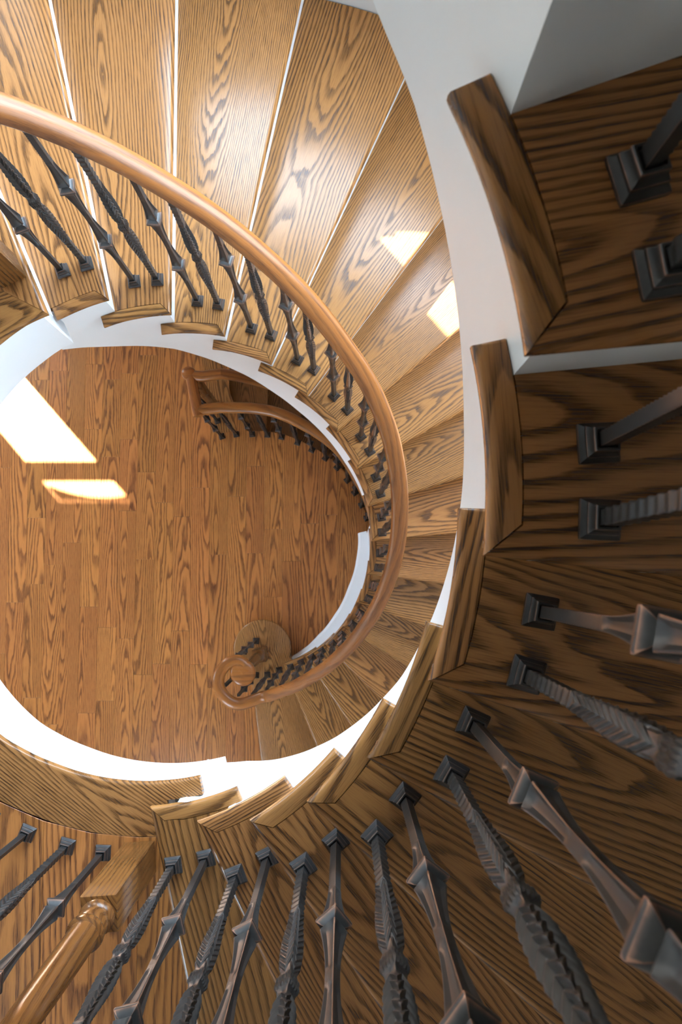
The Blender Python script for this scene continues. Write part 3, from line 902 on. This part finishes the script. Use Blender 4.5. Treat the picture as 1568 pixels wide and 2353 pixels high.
def leaf_mesh(L):
    """flattened bar chased with feathered leaves that meet at a small rosette"""
    c = L * 0.50
    us = [-1, -0.88, -0.66, -0.44, -0.22, 0.0, 0.22, 0.44, 0.66, 0.88]
    rows, wr = [], []
    z = 0.12; dz = 0.10 / 7
    while z < L:
        t = abs(z - c)
        feather = max(0.0, min(1.0, (1.22 - t) / 0.18)) * max(0.0, min(1.0, (t - 0.09) / 0.04))
        hw = 0.040 + 0.022 * math.exp(-((t - 0.42) / 0.42) ** 2)
        if t < 0.10: hw = 0.050 + 0.010 * math.cos(t / 0.10 * PI / 2)
        if 0.10 <= t < 0.14: hw *= 0.86
        scal = 0.0035 * math.sin(z / 0.105 * 2 * PI) * (1 - 0.5 * feather)
        row = []
        for s in range(4):
            cs, sn = math.cos(PI / 2 * s), math.sin(PI / 2 * s)
            for u in us:
                sg = 1 if z < c else -1
                ph = (z * sg / 0.10) % 1.0
                zo = -sg * abs(u) * 0.115 * feather
                rid = ph / 0.72 if ph < 0.72 else (1 - ph) / 0.28
                disp = feather * (0.019 * rid - 0.010) + feather * (-0.012 * (1 - abs(u)) ** 2)
                if t < 0.10: disp += 0.004 * math.cos(u * 14) * (1 if t < 0.09 else 0)
                h = hw + scal + (disp if abs(u) < 0.95 else disp * 0.3)
                if u == -1: x, y = h * 0.96, -h * 0.96
                else: x, y = h, u * hw
                row.append((x * cs - y * sn, x * sn + y * cs, z + zo))
                w = 0.0
                if u == -1: w = 0.75
                if feather > 0.5 and rid > 0.8: w = max(w, 0.72)
                if t < 0.10: w = max(w, 0.45)
                wr.append(w)
        rows.append(row)
        z += dz
    v, f = ring_rows(rows)
    me = make_mesh('leaf_bar', v, f, wear=wr); smooth_by_angle(me, 50)
    return me
def shoe_mesh():
    rows, wr = [], []
    for hw, z, w in ((0.100, 0.0, .2), (0.100, 0.022, 1.), (0.094, 0.032, .1), (0.078, 0.060, .1), (0.078, 0.082, 1.), (0.072, 0.092, .1), (0.060, 0.120, .1), (0.060, 0.150, 1.), (0.055, 0.160, .2), (0.046, 0.160, 0.0), (0.046, 0.13, 0.0)):
        p, q = sq_section(hw, z); rows.append(p); wr += [min(1, w + 0.0) for a in q]
    v, f = ring_rows(rows)
    me = make_mesh('shoe', v, f, wear=wr); smooth_by_angle(me, 25)
    return me
SHOE = shoe_mesh()
LEN = {}
def bar_mesh(kind, L):
    key = (kind, round(L, 2))
    if key not in LEN: LEN[key] = (knuckle_mesh if kind == 'k' else leaf_mesh)(L)
    return LEN[key]
def baluster(parent, p, z, L, kind, rz):
    """p is relative to the parent's origin"""
    o = new_obj('baluster', bar_mesh(kind, L), M_IRON, parent, (p[0], p[1], z), rz)
    s = new_obj('shoe', SHOE, M_IRON, o, (0, 0, 0.0), 0)
    return o

# ------------------------------------------------------------------ handrail sweep
PROF = [(-0.105, 0.0), (-0.115, 0.035), (-0.105, 0.075), (-0.135, 0.12), (-0.16, 0.175), (-0.155, 0.235), (-0.125, 0.285), (-0.07, 0.318), (0, 0.33)]
PROF = PROF + [(-x, z) for x, z in reversed(PROF[:-1])]
def sweep(name, path, mat, parent, loc=(0, 0, 0), prof=PROF, top=0.33, widths=None):
    """path = top-centre points (risers). Profile hangs below the path."""
    n = len(prof); v, uv = [], []
    s = 0.0
    for i, p in enumerate(path):
        a = path[max(0, i - 1)]; c = path[min(len(path) - 1, i + 1)]
        t = Vector((c[0] - a[0], c[1] - a[1])); t.normalize(); nr = Vector((t.y, -t.x))
        if i: s += (Vector(p) - Vector(path[i - 1])).length
        w = widths[i] if widths else 1.0
        for j, (x, z) in enumerate(prof):
            v.append((p[0] + nr.x * x * w, p[1] + nr.y * x * w, p[2] + z - top)); uv.append((s * U, (x * 0.9 + 0.05) * U))
    f = []
    for i in range(len(path) - 1):
        for j in range(n):
            k = (j + 1) % n
            f.append((i * n + j, (i + 1) * n + j, (i + 1) * n + k, i * n + k))
    f.append(tuple(range(n))); f.append(tuple((len(path) - 1) * n + n - 1 - j for j in range(n)))
    me = make_mesh(name, v, f, uvs=uv); smooth_by_angle(me, 38)
    return new_obj(name, me, mat, parent, loc)
def catmull(P, m=8):
    P = [Vector(p) for p in P]; out = []
    for i in range(len(P) - 1):
        a = P[max(0, i - 1)]; b = P[i]; c = P[i + 1]; d = P[min(len(P) - 1, i + 2)]
        for j in range(m):
            t = j / m
            out.append(0.5 * ((2 * b) + (c - a) * t + (2 * a - 5 * b + 4 * c - d) * t * t + (3 * b - a - 3 * c + d) * t ** 3))
    out.append(P[-1]); return [tuple(p) for p in out]
def lathe(name, prof, mat, parent, loc, seg=32, flat=False):
    v, uv, f = [], [], []
    for r, z in prof:
        for j in range(seg + 1):
            a = 2 * PI * j / seg
            v.append((r * math.cos(a), r * math.sin(a), z)); uv.append((r * math.cos(a) * U, r * math.sin(a) * U) if flat else (z * U, (a - PI) * max(0.12, r) * U))
    n = seg + 1
    for i in range(len(prof) - 1):
        for j in range(seg): f.append((i * n + j, i * n + j + 1, (i + 1) * n + j + 1, (i + 1) * n + j))
    f.append(tuple(reversed(range(seg)))); f.append(tuple((len(prof) - 1) * n + j for j in range(seg)))
    me = make_mesh(name, v, f, uvs=uv); smooth_by_angle(me, 40)
    return new_obj(name, me, mat, parent, loc)
def post_block(name, hw, z0, z1, mat, parent, loc, rz, b=0.02):
    pts = [(-hw, -hw), (hw, -hw), (hw, hw), (-hw, hw)]
    v, f = slab(pts, [b] * 4, z0, z1, 2)
    uv = [(p[2] * U, (p[0] + p[1] * 0.6) * U) for p in v]
    me = make_mesh(name, v, f, uvs=uv); smooth_by_angle(me, 40)
    return new_obj(name, me, mat, parent, loc, rz)
def newel(parent, p, z, rz, block=1.84, H=6.2, hw=0.197):
    n = post_block('newel_post', hw, 0, block, M_NEWEL, parent, (p[0], p[1], z), rz)
    r = hw
    prof = [(r * .72, block - .03), (r * .74, block + .02), (r * .94, block + .05), (r * .98, block + .09), (r * .94, block + .13), (r * .78, block + .16), (r * .84, block + .22),
            (r * .90, block + .32), (r * .88, block + .38), (r * .84, block + .41), (r * .96, block + .44), (r * .99, block + .48), (r * .96, block + .52), (r * .80, block + .545), (r * .80, block + .57)]
    m = H - block - 1.9
    prof += [(r * (.80 + .03 * math.sin(t * PI)) - r * .12 * t, block + .6 + (m - .6) * t) for t in (0, .2, .4, .6, .8, 1)]
    prof += [(r * .85, block + m + .05), (r * .88, block + m + .1), (r * .7, block + m + .15)]
    lathe('shaft', prof, M_NEWEL, n, (0, 0, 0))
    post_block('block', hw, block + m + .12, H, M_NEWEL, n, (0, 0, 0), 0)
    post_block('cap', hw * 1.12, H, H + .12, M_NEWEL, n, (0, 0, 0), 0)
    return n
RH = 4.3     # top of the rail above the nosing line

# lower flight railing
RL1 = thing('stair_railing', 'golden oak handrail on dark iron balusters along the lower flight, ending in a volute', 'railing', (C1.x, C1.y, 0))
def rel(p, c): return (p[0] - c.x, p[1] - c.y, p[2]) if len(p) == 3 else (p[0] - c.x, p[1] - c.y)
path = []
a = 119.0
while a > -81.5:
    R = lerp_table(RR1, a); d = polar(R, a)
    z = noz1(a) + RH
    if a > 112: z = min(z, ZL + 5.2)
    path.append((d.x, d.y, z)); a -= 2.5
zv = 5.78
vol = [(-2.75 - .0, -3.50), (-3.12, -3.36), (-3.37, -3.02), (-3.36, -2.62), (-3.10, -2.36), (-2.80, -2.34), (-2.62, -2.50)]
vol = [(-2.70, -3.42), (-3.04, -3.32), (-3.28, -3.03), (-3.30, -2.66), (-3.10, -2.37), (-2.82, -2.28), (-2.62, -2.40)]
vol3 = [rel((x, y, zv), C1) for x, y in vol]
p_end = path[-1]
tail = catmull([path[-3], path[-2], (p_end[0], p_end[1], max(p_end[2], zv))] + vol3, 8)
full = path[:-3] + tail
widths = [1.0] * len(full)
for i in range(10): widths[-1 - i] = 1.0 + 0.20 * (10 - i) / 10
rail1 = sweep('handrail', full, M_RAIL, RL1, widths=widths)
eye = rel((-2.66, -2.60, zv), C1)
lathe('volute_eye', [(0.26, -.33), (0.27, -.28), (0.25, -.24), (0.32, -.18), (0.345, -.12), (0.34, -.07), (0.31, -.03), (0.25, -0.005), (0.0, 0.004)], M_RAIL, rail1, eye, flat=True)
for k in range(1, 16):
    a0 = F1[k]
    stp = F1[k - 1] - a0
    for frac, kind in ((0.70, 'k'), (0.26, 'l')):
        a = a0 + frac * stp; p = polar(lerp_table(RB1, a), a)
        L = (RH - 0.30) + (noz1(a) - z1(k))
        baluster(RL1, p, z1(k), round(L * 10) / 10, kind, a)
for (x, y), kind in (((-2.044, -3.052), 'k'), ((-2.423, -3.204), 'l'), ((-2.80, -3.21), 'k'), ((-3.16, -2.95), 'l'), ((-2.80, -2.114), 'k'), ((-3.19, -2.45), 'k')):
    p = rel((x, y), C1); baluster(RL1, p, 1.0, 4.5 if kind == 'k' else 4.5, kind, math.degrees(math.atan2(p[1], p[0])))
nw = post_block('newel_post', 0.20, 0, 1.1, M_NEWEL, RL1, rel((-2.60, -2.50, 1.0), C1), 8)
lathe('shaft', [(.15, 1.08), (.19, 1.13), (.19, 1.2), (.14, 1.26), (.17, 1.35), (.17, 1.42), (.13, 1.48), (.155, 1.6), (.16, 2.4), (.13, 3.6), (.12, 4.0), (.15, 4.06), (.12, 4.15), (.13, 4.46)], M_NEWEL, nw, (0, 0, 0))

# landing railing with the two newels
RLL = thing('landing_railing', 'dark iron balusters and oak newel posts edging the upper landing', 'railing', (C2.x, C2.y, ZL))
nb = Vector((-2.446, -3.42)) + Vector((-0.17, -0.21))
newel(RLL, rel(nb, C2), 0.0, 4.0)
nt_ = Vector((-4.319, 4.062)) + Vector((-0.235, 0.075))
newel(RLL, rel(nt_, C2), 0.0, 27.0, hw=0.175)
lang = [-98.0, -104.7, -112.3]
a = -119.6
while a > -238: lang.append(a); a -= 7.3
for i, a in enumerate(lang):
    aa = a % 360
    p = land_p(aa, 0.92 if aa > 200 else 0.75); p = rel(p, C2)
    baluster(RLL, p, 0.0, 4.9, 'k' if i % 2 == 0 else 'l', a if i > 0 else a + 6)
pth = [rel(tuple(nb) + (5.3,), C2)]
for i in range(60):
    aa = 258 - (258 - 124) * i / 59
    p = land_p(aa, 0.92 if aa > 200 else 0.75 + 0.17 * max(0, (aa - 150)) / 50); q = rel(p, C2); pth.append((q[0], q[1], 5.2))
pth.append(rel(tuple(nt_) + (5.2,), C2))
sweep('handrail', pth, M_RAIL, RLL)

# upper flight railing
RL2 = thing('stair_railing', 'dark iron balusters rising along the upper flight closest to the viewer', 'railing', (C2.x, C2.y, 0))
RB2 = [(60, 3.775), (-24, 3.785), (-37, 3.826), (-50, 3.865), (-63, 3.862), (-69, 3.90), (-85, 3.912)]
path = []
a = -88.0
while a < 60:
    R = lerp_table(RB2, a); d = polar(R, a); path.append((d.x, d.y, noz2(a) + RH + 0.35)); a += 2.5
q = rel(nb, C2); path = [(q[0], q[1], ZL + 5.2)] + path[2:]
sweep('handrail', path, M_RAIL, RL2)
for k in range(-4, 8):
    a0 = FR2[k]; stp = FR2[k - 1] - a0
    for frac, kind in ((0.71, 'k'), (0.275, 'l')):
        a = a0 + frac * stp; R = lerp_table(RB2, a)
        L = (RH + 0.05) + (noz2(a) - z2(k))
        baluster(RL2, polar(R, a), z2(k), round(L * 10) / 10, kind, a)

# guard around the basement stair opening, on the ground floor
RB = thing('basement_railing', 'brown oak guard rail with iron balusters around the basement stair opening', 'railing', (C1.x, C1.y, 0))
GB = [(109, 4.226), (102, 4.17), (94, 4.093), (80, 4.055), (64, 3.95), (48, 3.93), (33, 3.82), (18, 3.81), (8, 3.8)]
gt = 4.62
path = []
a = 110.0
while a > 12: d = polar(lerp_table(GB, a), a); path.append((d.x, d.y, gt)); a -= 2.5
sweep('handrail', path, M_RAIL, RB)
c0 = polar(4.226, 109.3); c1_ = polar(5.27, 107.6)
sweep('handrail', [(c0.x + 0.04, c0.y - 0.14, gt), ((c0.x + c1_.x) / 2, (c0.y + c1_.y) / 2, gt), (c1_.x - 0.02, c1_.y + 0.1, gt)], M_RAIL, RB)
lathe('rail_end', [(0.13, -.33), (0.17, -.2), (0.205, -.12), (0.19, -.05), (0.12, 0.0), (0.0, 0.01)], M_RAIL, RB, (c1_.x - 0.06, c1_.y + 0.06, gt + .002), flat=True)
path = [(c1_.x - 0.02, c1_.y, gt - 0.005)]
a = 104.0
while a > 40:
    d = polar(5.15 - 0.004 * (104 - a), a); path.append((d.x, d.y, gt - max(0, (98 - a)) / 12.7)); a -= 3
sweep('handrail', path, M_RAIL, RB)
g = [108.5, 101.8, 94.2, 86.9, 79.9, 71.7, 63.8, 55.9, 48.4, 40.3, 32.9, 25.7, 18.5]
for i, a in enumerate(g):
    baluster(RB, polar(lerp_table(GB, a), a), 0.0, 4.4, 'k' if i % 2 == 0 else 'l', a)
baluster(RB, polar(4.78, 108.2), 0.0, 4.4, 'l', 108)
post_block('newel_post', 0.16, 0, gt - .3, M_NEWEL, RB, (c1_.x - 0.04, c1_.y + .04, 0), 17)
